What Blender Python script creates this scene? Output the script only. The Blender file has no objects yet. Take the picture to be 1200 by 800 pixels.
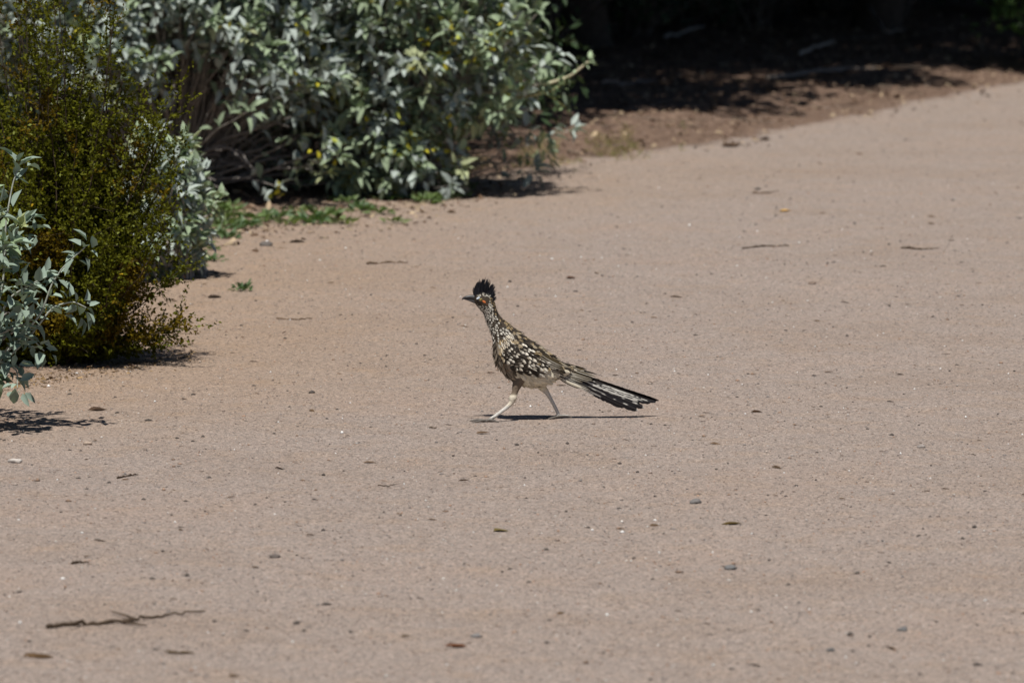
import bpy, math, random
import numpy as np
from mathutils import Vector

SC = bpy.context.scene
COL = SC.collection
R = math.radians

# ------------------------------------------------------------------ camera
CAM_H = 1.6
F_PX = 6720.0                  # focal length in pixels of a 1200 px wide frame
PITCH = 0.1009
cam_d = bpy.data.cameras.new('camera')
cam_d.sensor_width = 36.0
cam_d.lens = F_PX / 1200 * 36
cam_d.clip_start = 0.1
cam_d.clip_end = 3000
cam_d.dof.use_dof = True
cam_d.dof.focus_distance = 14.0
cam_d.dof.aperture_fstop = 7.5
cam = bpy.data.objects.new('camera', cam_d)
COL.objects.link(cam)
cam.location = (0, 0, CAM_H)
cam.rotation_euler = (math.pi / 2 - PITCH, 0, 0)
SC.camera = cam

# ------------------------------------------------------------------ sky, sun
SUN = Vector((-0.06, -0.36, 0.93)).normalized()
SUN_EL = math.asin(SUN.z)
world = bpy.data.worlds.new('World')
SC.world = world
world.use_nodes = True
wn = world.node_tree.nodes
bg = wn['Background']
sky = wn.new('ShaderNodeTexSky')
sky.sky_type = 'NISHITA'
sky.sun_disc = False
sky.altitude = 700
sky.air_density = 0.7
sky.dust_density = 0.3
sky.sun_elevation = SUN_EL
sky.sun_rotation = math.atan2(SUN.x, SUN.y)
world.node_tree.links.new(sky.outputs[0], bg.inputs[0])
bg.inputs[1].default_value = 0.05
sun_d = bpy.data.lights.new('sun', 'SUN')
sun_d.energy = 5.0
sun_d.angle = R(0.53)
sun_d.color = (1.0, 0.955, 0.89)
sun_o = bpy.data.objects.new('sun', sun_d)
COL.objects.link(sun_o)
sun_o.rotation_euler = SUN.to_track_quat('Z', 'Y').to_euler()
SC.view_settings.view_transform = 'Standard'
SC.view_settings.look = 'None'
SC.view_settings.exposure = 0.0
SC.view_settings.gamma = 1.0

# ------------------------------------------------------------------ helpers
CP, SP = math.cos(PITCH), math.sin(PITCH)


def ray(px, py):
    a, b = (px - 600) / F_PX, -(py - 400) / F_PX
    return np.array([a, CP + b * SP, -SP + b * CP])


def at(px, py, Y):
    d = ray(px, py)
    return np.array([0, 0, CAM_H]) + d * (Y / d[1])


def ground(px, py, z=0.0):
    d = ray(px, py)
    return np.array([0, 0, CAM_H]) + d * ((CAM_H - z) / -d[2])


def nrm(v):
    v = np.asarray(v, float)
    n = np.linalg.norm(v, axis=-1, keepdims=True)
    return v / np.maximum(n, 1e-9)


def tag(o, label=None, cat=None, group=None, kind=None):
    if label: o['label'] = label
    if cat: o['category'] = cat
    if group: o['group'] = group
    if kind: o['kind'] = kind
    return o


def empty(name, loc):
    o = bpy.data.objects.new(name, None)
    o.empty_display_size = 0.1
    COL.objects.link(o)
    o.location = loc
    return o


def mesh_np(name, V, F, col=None, smooth=False):
    """V (n,3); F list of (m,k) index arrays; col (n,3) linear colours"""
    me = bpy.data.meshes.new(name)
    if isinstance(F, np.ndarray): F = [F]
    F = [f for f in F if len(f)]
    V = np.asarray(V, np.float32)
    me.vertices.add(len(V))
    me.vertices.foreach_set('co', V.ravel())
    nl = sum(f.size for f in F)
    me.loops.add(nl)
    me.loops.foreach_set('vertex_index', np.concatenate([f.ravel() for f in F]).astype(np.int32))
    npoly = sum(len(f) for f in F)
    me.polygons.add(npoly)
    tot = np.concatenate([np.full(len(f), f.shape[1]) for f in F])
    start = np.concatenate([[0], np.cumsum(tot)[:-1]])
    me.polygons.foreach_set('loop_start', start.astype(np.int32))
    if smooth:
        me.polygons.foreach_set('use_smooth', np.ones(npoly, bool))
    if col is not None:
        a = me.color_attributes.new('tint', 'FLOAT_COLOR', 'POINT')
        c = np.ones((len(V), 4), np.float32)
        c[:, :3] = col
        a.data.foreach_set('color', c.ravel())
    me.update(calc_edges=True)
    me.validate()
    return me


def link(name, me, mat, parent=None):
    o = bpy.data.objects.new(name, me)
    COL.objects.link(o)
    if mat is not None and not me.materials:
        me.materials.append(mat)
    if parent is not None: o.parent = parent
    return o


class Geo:
    """collects pieces of geometry into one mesh"""
    def __init__(s): s.V, s.F, s.C, s.n = [], {}, [], 0
    def add(s, V, F, C):
        V = np.asarray(V, float).reshape(-1, 3)
        F = np.asarray(F)
        C = np.broadcast_to(np.asarray(C, float), (len(V), 3))
        s.V.append(V); s.C.append(C)
        s.F.setdefault(F.shape[1], []).append(F + s.n)
        s.n += len(V)
    def tube(s, pts, rad, C, sides=5, cap=True):
        pts = np.asarray(pts, float)
        n = len(pts)
        rad = np.broadcast_to(np.asarray(rad, float), (n,))
        T = nrm(np.gradient(pts, axis=0))
        up = np.array([0, 0, 1.0])
        if abs(T[0] @ up) > 0.9: up = np.array([1.0, 0, 0])
        A = nrm(np.cross(T, up)); B = np.cross(T, A)
        th = np.arange(sides) / sides * 2 * np.pi
        V = pts[:, None] + rad[:, None, None] * (np.cos(th)[None, :, None] * A[:, None] + np.sin(th)[None, :, None] * B[:, None])
        i = np.arange(n - 1)[:, None] * sides
        j = np.arange(sides)[None]
        k = (j + 1) % sides
        F = np.stack([i + j, i + k, i + k + sides, i + j + sides], -1).reshape(-1, 4)
        if np.ndim(C) == 2: C = np.repeat(np.asarray(C), sides, 0)
        s.add(V, F, C)
        if cap:
            for e in (0, n - 1):
                base = s.n
                s.add(np.vstack([V[e], pts[e] + T[e] * (rad[e] * .4 if e else -rad[e] * .4)]),
                      np.array([[q, (q + 1) % sides, sides] for q in range(sides)]), C if np.ndim(C) == 1 else C[0])
    def mesh(s, name, smooth=False):
        return mesh_np(name, np.concatenate(s.V), [np.concatenate(f) for f in s.F.values()], np.concatenate(s.C), smooth)


def leaves(rng, P, D, N, L, W, C, curl=0.15, cup=0.25, petiole=0.0):
    """vectorised ovate leaves: base P, direction D, normal N, length L, width W"""
    n = len(P)
    D = nrm(D); S = nrm(np.cross(N, D)); N = np.cross(D, S)
    u = np.array([0, .3, .3, .3, .68, .68, .68, 1.0])
    v = np.array([0, -.5, 0, .5, -.38, 0, .38, 0])
    w = np.array([0, 1, 0, 1, 1, 0, 1, 0.0])
    L = np.broadcast_to(L, (n,))[:, None, None]; W = np.broadcast_to(W, (n,))[:, None, None]
    cl = rng.normal(0, 1, (n, 1, 1)) * curl - curl
    V = P[:, None] + D[:, None] * L * (u[None, :, None] + petiole) + S[:, None] * W * v[None, :, None] \
        + N[:, None] * (W * cup * w[None, :, None] * np.abs(v[None, :, None]) * 2 + L * cl * (u ** 2)[None, :, None])
    Tq = np.array([[1, 4, 5, 2], [2, 5, 6, 3]])
    Tt = np.array([[0, 1, 2], [0, 2, 3], [4, 7, 5], [5, 7, 6]])
    off = (np.arange(n) * 8)[:, None, None]
    return V.reshape(-1, 3), (Tq[None] + off).reshape(-1, 4), (Tt[None] + off).reshape(-1, 3), np.repeat(C, 8, 0)


def geo_leaves(g, *a, **k):
    V, q, t, c = leaves(*a, **k)
    b = g.n
    g.V.append(V); g.C.append(c); g.n += len(V)
    g.F.setdefault(4, []).append(q + b); g.F.setdefault(3, []).append(t + b)


def small_leaves(g, P, D, N, L, W, C):
    """diamond leaves, 2 triangles"""
    n = len(P)
    D = nrm(D); S = nrm(np.cross(N, D)); N = np.cross(D, S)
    L = np.broadcast_to(L, (n,))[:, None]; W = np.broadcast_to(W, (n,))[:, None]
    V = np.stack([P, P + D * L * .45 - S * W * .5 + N * W * .15, P + D * L, P + D * L * .45 + S * W * .5 + N * W * .15], 1)
    F = np.array([[0, 1, 2], [0, 2, 3]])[None] + (np.arange(n) * 4)[:, None, None]
    g.add(V.reshape(-1, 3), F.reshape(-1, 3), np.repeat(C, 4, 0))


def rnd_dir(rng, n):
    return nrm(rng.normal(size=(n, 3)))


# ------------------------------------------------------------------ materials
def nodes(name):
    m = bpy.data.materials.new(name)
    m.use_nodes = True
    nt = m.node_tree
    return m, nt, nt.nodes['Principled BSDF'], nt.nodes['Material Output']


def m_tint(name, rough=0.6, spec=0.3, trans=0.0, noise=0.0, nscale=60, bump=0.0, trans_tint=(1, 1, 1)):
    m, nt, b, out = nodes(name)
    at_ = nt.nodes.new('ShaderNodeAttribute'); at_.attribute_name = 'tint'
    src = at_.outputs['Color']
    tc = nt.nodes.new('ShaderNodeTexCoord')
    if noise or bump:
        nz = nt.nodes.new('ShaderNodeTexNoise')
        nz.inputs['Scale'].default_value = nscale; nz.inputs['Detail'].default_value = 4
        nt.links.new(tc.outputs['Object'], nz.inputs['Vector'])
    if noise:
        mr = nt.nodes.new('ShaderNodeMapRange')
        mr.inputs[1].default_value = .25; mr.inputs[2].default_value = .75
        mr.inputs[3].default_value = 1 - noise; mr.inputs[4].default_value = 1 + noise
        nt.links.new(nz.outputs[0], mr.inputs[0])
        mx = nt.nodes.new('ShaderNodeVectorMath'); mx.operation = 'SCALE'
        nt.links.new(src, mx.inputs[0]); nt.links.new(mr.outputs[0], mx.inputs['Scale'])
        src = mx.outputs[0]
    if bump:
        bp = nt.nodes.new('ShaderNodeBump'); bp.inputs['Strength'].default_value = bump
        bp.inputs['Distance'].default_value = 0.002
        nt.links.new(nz.outputs[0], bp.inputs['Height']); nt.links.new(bp.outputs[0], b.inputs['Normal'])
    nt.links.new(src, b.inputs['Base Color'])
    b.inputs['Roughness'].default_value = rough
    b.inputs['Specular IOR Level'].default_value = spec
    if trans:
        tr = nt.nodes.new('ShaderNodeBsdfTranslucent')
        sc_ = nt.nodes.new('ShaderNodeVectorMath'); sc_.operation = 'MULTIPLY'
        sc_.inputs[1].default_value = trans_tint
        nt.links.new(src, sc_.inputs[0]); nt.links.new(sc_.outputs[0], tr.inputs[0])
        mix = nt.nodes.new('ShaderNodeMixShader'); mix.inputs[0].default_value = trans
        nt.links.new(b.outputs[0], mix.inputs[1]); nt.links.new(tr.outputs[0], mix.inputs[2])
        nt.links.new(mix.outputs[0], out.inputs[0])
    return m


M_LEAF_SILVER = m_tint('silver_leaf', rough=.75, spec=.15, trans=.12, noise=.15, nscale=25, trans_tint=(.8, 1.0, .6))
M_LEAF_GREEN = m_tint('green_leaf', rough=.5, spec=.35, trans=.25, trans_tint=(1.0, 1.2, .4))
M_LEAF_OLIVE = m_tint('olive_leaf', rough=.7, spec=.12, trans=.2, trans_tint=(1.0, 1.1, .4))
M_BARK = m_tint('bark', rough=.85, spec=.1, noise=.35, nscale=40, bump=.5)
M_DRY = m_tint('dry_litter', rough=.9, spec=.08, noise=.25, nscale=90)
M_STONE = m_tint('stone', rough=.8, spec=.25, noise=.2, nscale=200)
M_FEATHER = m_tint('feather', rough=.62, spec=.25, noise=.12, nscale=300)
M_SKIN = m_tint('bird_skin', rough=.7, spec=.2, noise=.22, nscale=260, bump=.6)
M_BEAK = m_tint('horn', rough=.38, spec=.45, noise=.1, nscale=200)
M_EYE = m_tint('eye', rough=.08, spec=.8)


def ground_material():
    m, nt, b, out = nodes('decomposed_granite')
    N, Lk = nt.nodes.new, nt.links.new
    tc = N('ShaderNodeTexCoord')

    def noise(scale, detail=4, rough=.55, vec=None):
        z = N('ShaderNodeTexNoise'); z.inputs['Scale'].default_value = scale
        z.inputs['Detail'].default_value = detail; z.inputs['Roughness'].default_value = rough
        Lk(vec or tc.outputs['Object'], z.inputs['Vector']); return z

    def ramp(src, stops):
        r = N('ShaderNodeValToRGB'); e = r.color_ramp.elements
        while len(e) < len(stops): e.new(.5)
        for k, (p, c) in enumerate(stops): e[k].position = p; e[k].color = (*c, 1) if len(c) == 3 else c
        Lk(src, r.inputs[0]); return r

    def mix(fac, a, c, mode='MIX'):
        x = N('ShaderNodeMix'); x.data_type = 'RGBA'; x.blend_type = mode
        if isinstance(fac, float): x.inputs[0].default_value = fac
        else: Lk(fac, x.inputs[0])
        for k, s in ((6, a), (7, c)):
            if isinstance(s, tuple): x.inputs[k].default_value = (*s, 1)
            else: Lk(s, x.inputs[k])
        return x.outputs[2]

    big = noise(1.1, 5, .6)
    mid = noise(7, 5, .6)
    base = ramp(big.outputs[0], [(.32, (.312, .252, .212)), (.5, (.335, .283, .251)), (.68, (.345, .280, .240))])
    rust = ramp(mid.outputs[0], [(.5, (0, 0, 0)), (.85, (.7, .7, .7))])
    rl = N('ShaderNodeAttribute'); rl.attribute_name = 'tint'
    rs = N('ShaderNodeSeparateColor'); Lk(rl.outputs['Color'], rs.inputs[0])
    rm_ = N('ShaderNodeMath'); rm_.operation = 'MULTIPLY_ADD'; rm_.inputs[1].default_value = .85
    Lk(rs.outputs[1], rm_.inputs[0]); Lk(rust.outputs[0], rm_.inputs[2])
    c = mix(rm_.outputs[0], base.outputs[0], (.355, .265, .195))
    # grain: coloured grit of two sizes
    for sc_, lo, hi in ((180, .62, 1.25), (330, .55, 1.35)):
        vo = N('ShaderNodeTexVoronoi'); vo.inputs['Scale'].default_value = sc_
        Lk(tc.outputs['Object'], vo.inputs['Vector'])
        sp = N('ShaderNodeSeparateColor'); Lk(vo.outputs['Color'], sp.inputs[0])
        g = ramp(sp.outputs[0], [(0, (lo,) * 3), (.12, (lo * 1.16,) * 3), (.5, (1.0, 1.0, 1.0)), (.85, (1.04, 1.0, .97)), (1, (hi,) * 3)])
        c = mix(1.0, c, g.outputs[0], 'MULTIPLY')
    fine = noise(420, 2, .6)
    fr = ramp(fine.outputs[0], [(.3, (.86,) * 3), (.7, (1.12,) * 3)])
    c = mix(1.0, c, fr.outputs[0], 'MULTIPLY')
    # leaf-litter soil along the edge
    at_ = N('ShaderNodeAttribute'); at_.attribute_name = 'tint'
    sp = N('ShaderNodeSeparateColor'); Lk(at_.outputs['Color'], sp.inputs[0])
    l1 = noise(26, 6, .7)
    lit = ramp(l1.outputs[0], [(.3, (.05, .032, .024)), (.5, (.15, .10, .074)), (.72, (.30, .215, .16))])
    br = noise(5, 6, .7)
    ad = N('ShaderNodeMath'); ad.operation = 'ADD'; Lk(sp.outputs[0], ad.inputs[0])
    sb = N('ShaderNodeMath'); sb.operation = 'MULTIPLY_ADD'; sb.inputs[1].default_value = 1.3; sb.inputs[2].default_value = -.65
    Lk(br.outputs[0], sb.inputs[0]); Lk(sb.outputs[0], ad.inputs[1])
    lm = ramp(ad.outputs[0], [(.35, (0, 0, 0)), (.6, (1, 1, 1))])
    c = mix(lm.outputs[0], c, lit.outputs[0])
    Lk(c, b.inputs['Base Color'])
    b.inputs['Roughness'].default_value = .9
    b.inputs['Specular IOR Level'].default_value = .12
    bn1 = noise(110, 6, .72)
    bp = N('ShaderNodeBump'); bp.inputs['Strength'].default_value = .85; bp.inputs['Distance'].default_value = .003
    Lk(bn1.outputs[0], bp.inputs['Height'])
    bn2 = noise(16, 4, .6)
    bp2 = N('ShaderNodeBump'); bp2.inputs['Strength'].default_value = .5; bp2.inputs['Distance'].default_value = .012
    Lk(bn2.outputs[0], bp2.inputs['Height']); Lk(bp.outputs[0], bp2.inputs['Normal'])
    Lk(bp2.outputs[0], b.inputs['Normal'])
    return m


# ------------------------------------------------------------------ ground
# the path runs away to the right; its far edge passes through these ground points
EDGE = [ground(*p)[:2] for p in ((-200, 470), (80, 440), (165, 400), (215, 262), (330, 243), (470, 225), (560, 209), (700, 186), (860, 167), (1000, 138), (1200, 98))]
EDGE = np.array([[-6, 13.6]] + [list(e) for e in EDGE] + [[4.5, 32.0], [9, 41], [40, 100]])


def edge_dist(X, Y):
    """positive on the planted side of the edge (left / far)"""
    P = np.stack([X, Y], -1)[..., None, :]
    A, B = EDGE[:-1], EDGE[1:]
    AB = B - A
    t = np.clip(((P - A) * AB).sum(-1) / (AB ** 2).sum(-1), 0, 1)
    Q = A + t[..., None] * AB
    d = np.linalg.norm(P - Q, axis=-1)
    k = d.argmin(-1)
    cr = AB[k][..., 0] * (P[..., 0, 1] - A[k][..., 1]) - AB[k][..., 1] * (P[..., 0, 0] - A[k][..., 0])
    return np.take_along_axis(d, k[..., None], -1)[..., 0] * np.sign(cr)


def vnoise(x, y, seed):
    """smooth value noise"""
    xi, yi = np.floor(x).astype(int), np.floor(y).astype(int)
    fx, fy = x - xi, y - yi
    fx, fy = fx * fx * (3 - 2 * fx), fy * fy * (3 - 2 * fy)
    def h(a, b):
        v = np.sin(a * 127.1 + b * 311.7 + seed * 74.7) * 43758.5453
        return v - np.floor(v)
    return (h(xi, yi) * (1 - fx) + h(xi + 1, yi) * fx) * (1 - fy) + (h(xi, yi + 1) * (1 - fx) + h(xi + 1, yi + 1) * fx) * fy - .5


def gz(X, Y):
    X, Y = np.asarray(X, float), np.asarray(Y, float)
    z = vnoise(X * 1.3, Y * 1.0, 1) * .018 + vnoise(X * 5, Y * 4, 2) * .007 + vnoise(X * 17, Y * 15, 3) * .0035 + vnoise(X * 45, Y * 40, 9) * .0012
    d = edge_dist(X, Y)
    b = np.clip(d / .8, 0, 1)
    z = z + b * b * (3 - 2 * b) * (.05 + vnoise(X * 6, Y * 5, 4) * .04)
    r = np.hypot(X - BIRD[0], Y - BIRD[1])
    return z * np.clip((r - .12) / .5, .12, 1)


BIRD = ground(630, 492)
xs = np.concatenate([-np.geomspace(900, 4.2, 26), np.arange(-4, 4.6, .03), np.geomspace(4.8, 900, 26)])
ys = np.concatenate([-np.geomspace(900, 3, 14)[:-1], np.linspace(-2, 9, 12), np.arange(9.2, 31, .04), np.geomspace(31.2, 1800, 60)])
GX, GY = np.meshgrid(xs, ys)
GZ = gz(GX, GY)
far = np.clip((np.hypot(GX, GY) - 45) / 40, 0, 1)
GZ = GZ * (1 - far)
D = edge_dist(GX, GY)
lit = np.clip(D / .35 + .35, 0, 1) * (GX > -60)
lit[GY < 17] *= .75
# the bare strip of ground between creosote and silver bush
nx, ny = len(xs), len(ys)
i = np.arange(ny - 1)[:, None] * nx + np.arange(nx - 1)[None]
F = np.stack([i, i + 1, i + 1 + nx, i + nx], -1).reshape(-1, 4)
colr = np.zeros((nx * ny, 3)); colr[:, 0] = lit.ravel()
# redder dirt along the foot of the bushes
colr[:, 1] = (np.clip(1 + D / 1.4, 0, 1) * np.clip((24 - GY) / 4, 0, 1)).ravel()
gm = mesh_np('ground', np.stack([GX, GY, GZ], -1).reshape(-1, 3), F, colr, smooth=True)
g_o = link('ground', gm, ground_material())
tag(g_o, kind='structure')

# ------------------------------------------------------------------ loose gravel (nobody could count it)
rng = np.random.default_rng(5)


def in_view(n, y0, y1, rng, pad=.1, power=1.0):
    Y = y0 + (y1 - y0) * rng.random(n) ** power
    X = (rng.random(n) * 2 - 1) * (600 / F_PX * Y + pad)
    return X, Y


OCT = np.array([[1, 0, 0], [-1, 0, 0], [0, 1, 0], [0, -1, 0], [0, 0, 1], [0, 0, -1.0]])
OF = np.array([[0, 2, 4], [2, 1, 4], [1, 3, 4], [3, 0, 4], [2, 0, 5], [1, 2, 5], [3, 1, 5], [0, 3, 5]])


def grit(X, Y, size, C, rng, flat=.6, zf=None):
    n = len(X)
    q = rng.random(n) * 6.28
    V = OCT[None] * (1 + rng.normal(0, .22, (n, 6, 1))) * size[:, None, None]
    V = V * np.stack([1 + rng.random(n) * .6, .7 + rng.random(n) * .4, np.full(n, flat)], -1)[:, None]
    c, s = np.cos(q)[:, None], np.sin(q)[:, None]
    W = np.stack([V[..., 0] * c - V[..., 1] * s, V[..., 0] * s + V[..., 1] * c, V[..., 2]], -1)
    W += np.stack([X, Y, (gz(X, Y) if zf is None else zf) + size * flat * .35], -1)[:, None]
    F = (OF[None] + (np.arange(n) * 6)[:, None, None]).reshape(-1, 3)
    return W.reshape(-1, 3), F, np.repeat(C, 6, 0)


g = Geo()
n = 75000
X, Y = in_view(n, 9.5, 27, rng, power=1.1)
k = rng.random(n)
C = np.where(k[:, None] < .5, (.30, .235, .195), np.where(k[:, None] < .72, (.42, .35, .30), np.where(k[:, None] < .87, (.22, .20, .19), np.where(k[:, None] < .95, (.40, .25, .17), (.62, .59, .55)))))
C = C * rng.uniform(.75, 1.15, (n, 1))
g.add(*grit(X, Y, rng.lognormal(math.log(.0016), .36, n), C, rng))
n = 260
X, Y = in_view(n, 9.5, 22, rng)
g.add(*grit(X, Y, rng.lognormal(math.log(.0026), .3, n), np.array((.8, .79, .77)) * rng.uniform(.8, 1.1, (n, 1)), rng, flat=.9))  # near-white grit, painted glints of sun on the path
n = 2600
X, Y = in_view(n, 9.5, 28, rng)
g.add(*grit(X, Y, rng.lognormal(math.log(.0028), .4, n), np.where(rng.random((n, 1)) < .7, (.10, .085, .075), (.30, .2, .14)) * rng.uniform(.6, 1.2, (n, 1)), rng))
o = link('gravel', g.mesh('gravel'), M_STONE)
tag(o, 'fine pinkish grey gravel and grit strewn over the path', 'gravel', kind='stuff')

# scattered crumbs of dry plant matter lying on the path
g = Geo()
n = 700
X, Y = in_view(n, 9.6, 27, rng)
a = rng.normal(0, .5, n)
Dv = np.stack([np.cos(a), np.sin(a), np.zeros(n)], -1)
P = np.stack([X, Y, gz(X, Y) + .002], -1)
L = rng.lognormal(math.log(.012), .5, n)
Nv = nrm(np.stack([rng.normal(0, .5, n), rng.normal(0, .5, n), np.ones(n)], -1))
geo_leaves(g, rng, P, Dv, Nv, L, L * rng.uniform(.12, .35, n), np.array((.10, .065, .04)) * rng.uniform(.5, 1.8, (n, 1)), curl=.1)
o = link('plant_crumbs', g.mesh('plant_crumbs'), M_DRY)
tag(o, 'tiny dark crumbs of dry leaf and stem strewn over the path', 'plant debris', kind='stuff')

# leaf litter along the path edge
g = Geo()
n = 30000
t = rng.random(n)
X, Y = in_view(n, 15, 36, rng, pad=.4)
d = edge_dist(X, Y)
thr = rng.normal(.0, .12, n) + vnoise(X * 3, Y * 2, 7) * .35
keep = (d > thr) & (d < 4.5) & ((Y > 20.6) | (rng.random(n) < .4))
X, Y, d = X[keep], Y[keep], d[keep]
n = len(X)
P = np.stack([X, Y, gz(X, Y) + rng.random(n) * .012], -1)
k = rng.random((n, 1))
C = np.where(k < .38, (.16, .105, .075), np.where(k < .72, (.30, .215, .15), np.where(k < .95, (.50, .39, .26), (.06, .04, .03)))) * rng.uniform(.6, 1.25, (n, 1))
Dv = rnd_dir(rng, n) * np.array([1, 1, .35])
Nv = nrm(np.stack([rng.normal(0, .6, n), rng.normal(0, .6, n), np.ones(n)], -1))
L = np.minimum(rng.lognormal(math.log(.024), .4, n), .045)
L = np.where(Y < 18, np.minimum(L, .016), L)
geo_leaves(g, rng, P, Dv, Nv, L, L * rng.uniform(.2, .55, n), C, curl=.25)
m = 1500                                    # debris gathered below the bushes
px, py = rng.uniform(190, 600, m), rng.normal(0, 12, m)
row = np.interp(px, [190, 250, 330, 470, 560, 600], [330, 275, 258, 240, 222, 212]) + py
q3 = np.array([ground(a_, b_) for a_, b_ in zip(px, row)]); q3[:, 2] = gz(q3[:, 0], q3[:, 1]) + .003
Lm = rng.lognormal(math.log(.016), .45, m)
geo_leaves(g, rng, q3, rnd_dir(rng, m) * np.array([1, 1, .2]), nrm(rng.normal(0, .5, (m, 3)) + np.array([0, 0, 1])), Lm, Lm * .4, np.where(rng.random((m, 1)) < .5, (.14, .09, .06), (.42, .33, .22)) * rng.uniform(.6, 1.2, (m, 1)))
m = 700
px, row = rng.uniform(-10, 225, m), rng.normal(0, 6, m)
row = row + np.interp(px, [0, 100, 225], [452, 438, 412])
q3 = np.array([ground(a_, b_) for a_, b_ in zip(px, row)]); q3[:, 2] = gz(q3[:, 0], q3[:, 1]) + .002
Lm = rng.lognormal(math.log(.009), .45, m)
geo_leaves(g, rng, q3, rnd_dir(rng, m) * np.array([1, 1, .2]), nrm(rng.normal(0, .4, (m, 3)) + np.array([0, 0, 1])), Lm, Lm * .4, np.where(rng.random((m, 1)) < .6, (.12, .075, .04), (.30, .20, .10)) * rng.uniform(.6, 1.2, (m, 1)))
for q in range(320):                       # dead stems in the litter
    X, Y = in_view(1, 21, 34, rng, pad=.2)
    if not (0.02 < edge_dist(X, Y)[0] < 3): continue
    a = rng.normal(0.2, .7); L = rng.uniform(.06, .3)
    p0 = np.array([X[0], Y[0], 0]); dd = np.array([math.cos(a), math.sin(a), 0])
    pts = [p0 + dd * L * s + rng.normal(0, .006, 3) for s in (0, .3, .6, 1)]
    pts = np.array(pts); pts[:, 2] = gz(pts[:, 0], pts[:, 1]) + .006 + rng.random() * .012
    g.tube(pts, np.linspace(1, .4, 4) * rng.uniform(.0015, .004), np.array((.26, .21, .165)) * rng.uniform(.5, 1.3), 4)
o = link('leaf_litter', g.mesh('leaf_litter'), M_DRY)
tag(o, 'brown leaf litter and dead stems banked along the far path edge', 'leaf litter', kind='stuff')

# short dry and green grass along the litter edge
g = Geo()
for q in range(900):
    px = rng.uniform(545, 800); row = 196 - (px - 545) * .12 + rng.normal(0, 7)
    if vnoise(np.array(px / 28.), np.array(row / 14.), 3) < -.02: continue
    p = ground(px, row); p[2] = gz(p[0], p[1])
    nb = 3
    C = np.array((.20, .20, .06)) if rng.random() < .5 else np.array((.36, .29, .15))
    Dv = nrm(rng.normal(0, .7, (nb, 3)) + np.array([0, 0, .7]))
    Dv[:, 2] = np.abs(Dv[:, 2])
    small_leaves(g, np.repeat(p[None], nb, 0), Dv, rnd_dir(rng, nb), rng.uniform(.015, .045, nb), .003, np.repeat((C * rng.uniform(.7, 1.2))[None], nb, 0))
o = link('dry_grass', g.mesh('dry_grass'), M_LEAF_GREEN)
tag(o, 'short yellowing grass tufts fringing the brown litter strip', 'grass', kind='stuff')


# ------------------------------------------------------------------ bushes
def bezier(p0, p1, p2, n):
    t = np.linspace(0, 1, n)[:, None]
    return (1 - t) ** 2 * p0 + 2 * t * (1 - t) * p1 + t * t * p2


SILVER = np.array((.40, .455, .42))
GREENISH = np.array((.24, .32, .16))
YELLOW = np.array((.50, .45, .04))


def rosette(g, rng, P, axis, n, L, W, col, spread=1.0):
    D = nrm(axis[None] * rng.uniform(.2, 1.2, (n, 1)) + rnd_dir(rng, n) * spread)
    N = nrm(axis[None] * .5 + np.array([0, -.15, .9]) + rnd_dir(rng, n) * .45)
    Ls = L * rng.uniform(.6, 1.15, n)
    geo_leaves(g, rng, P + D * .008 + rng.normal(0, .008, (n, 3)), D, N, Ls, Ls * W * rng.uniform(.8, 1.15, n),
               col * rng.uniform(.82, 1.15, (n, 1)), curl=.2, cup=.35, petiole=.12)


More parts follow.
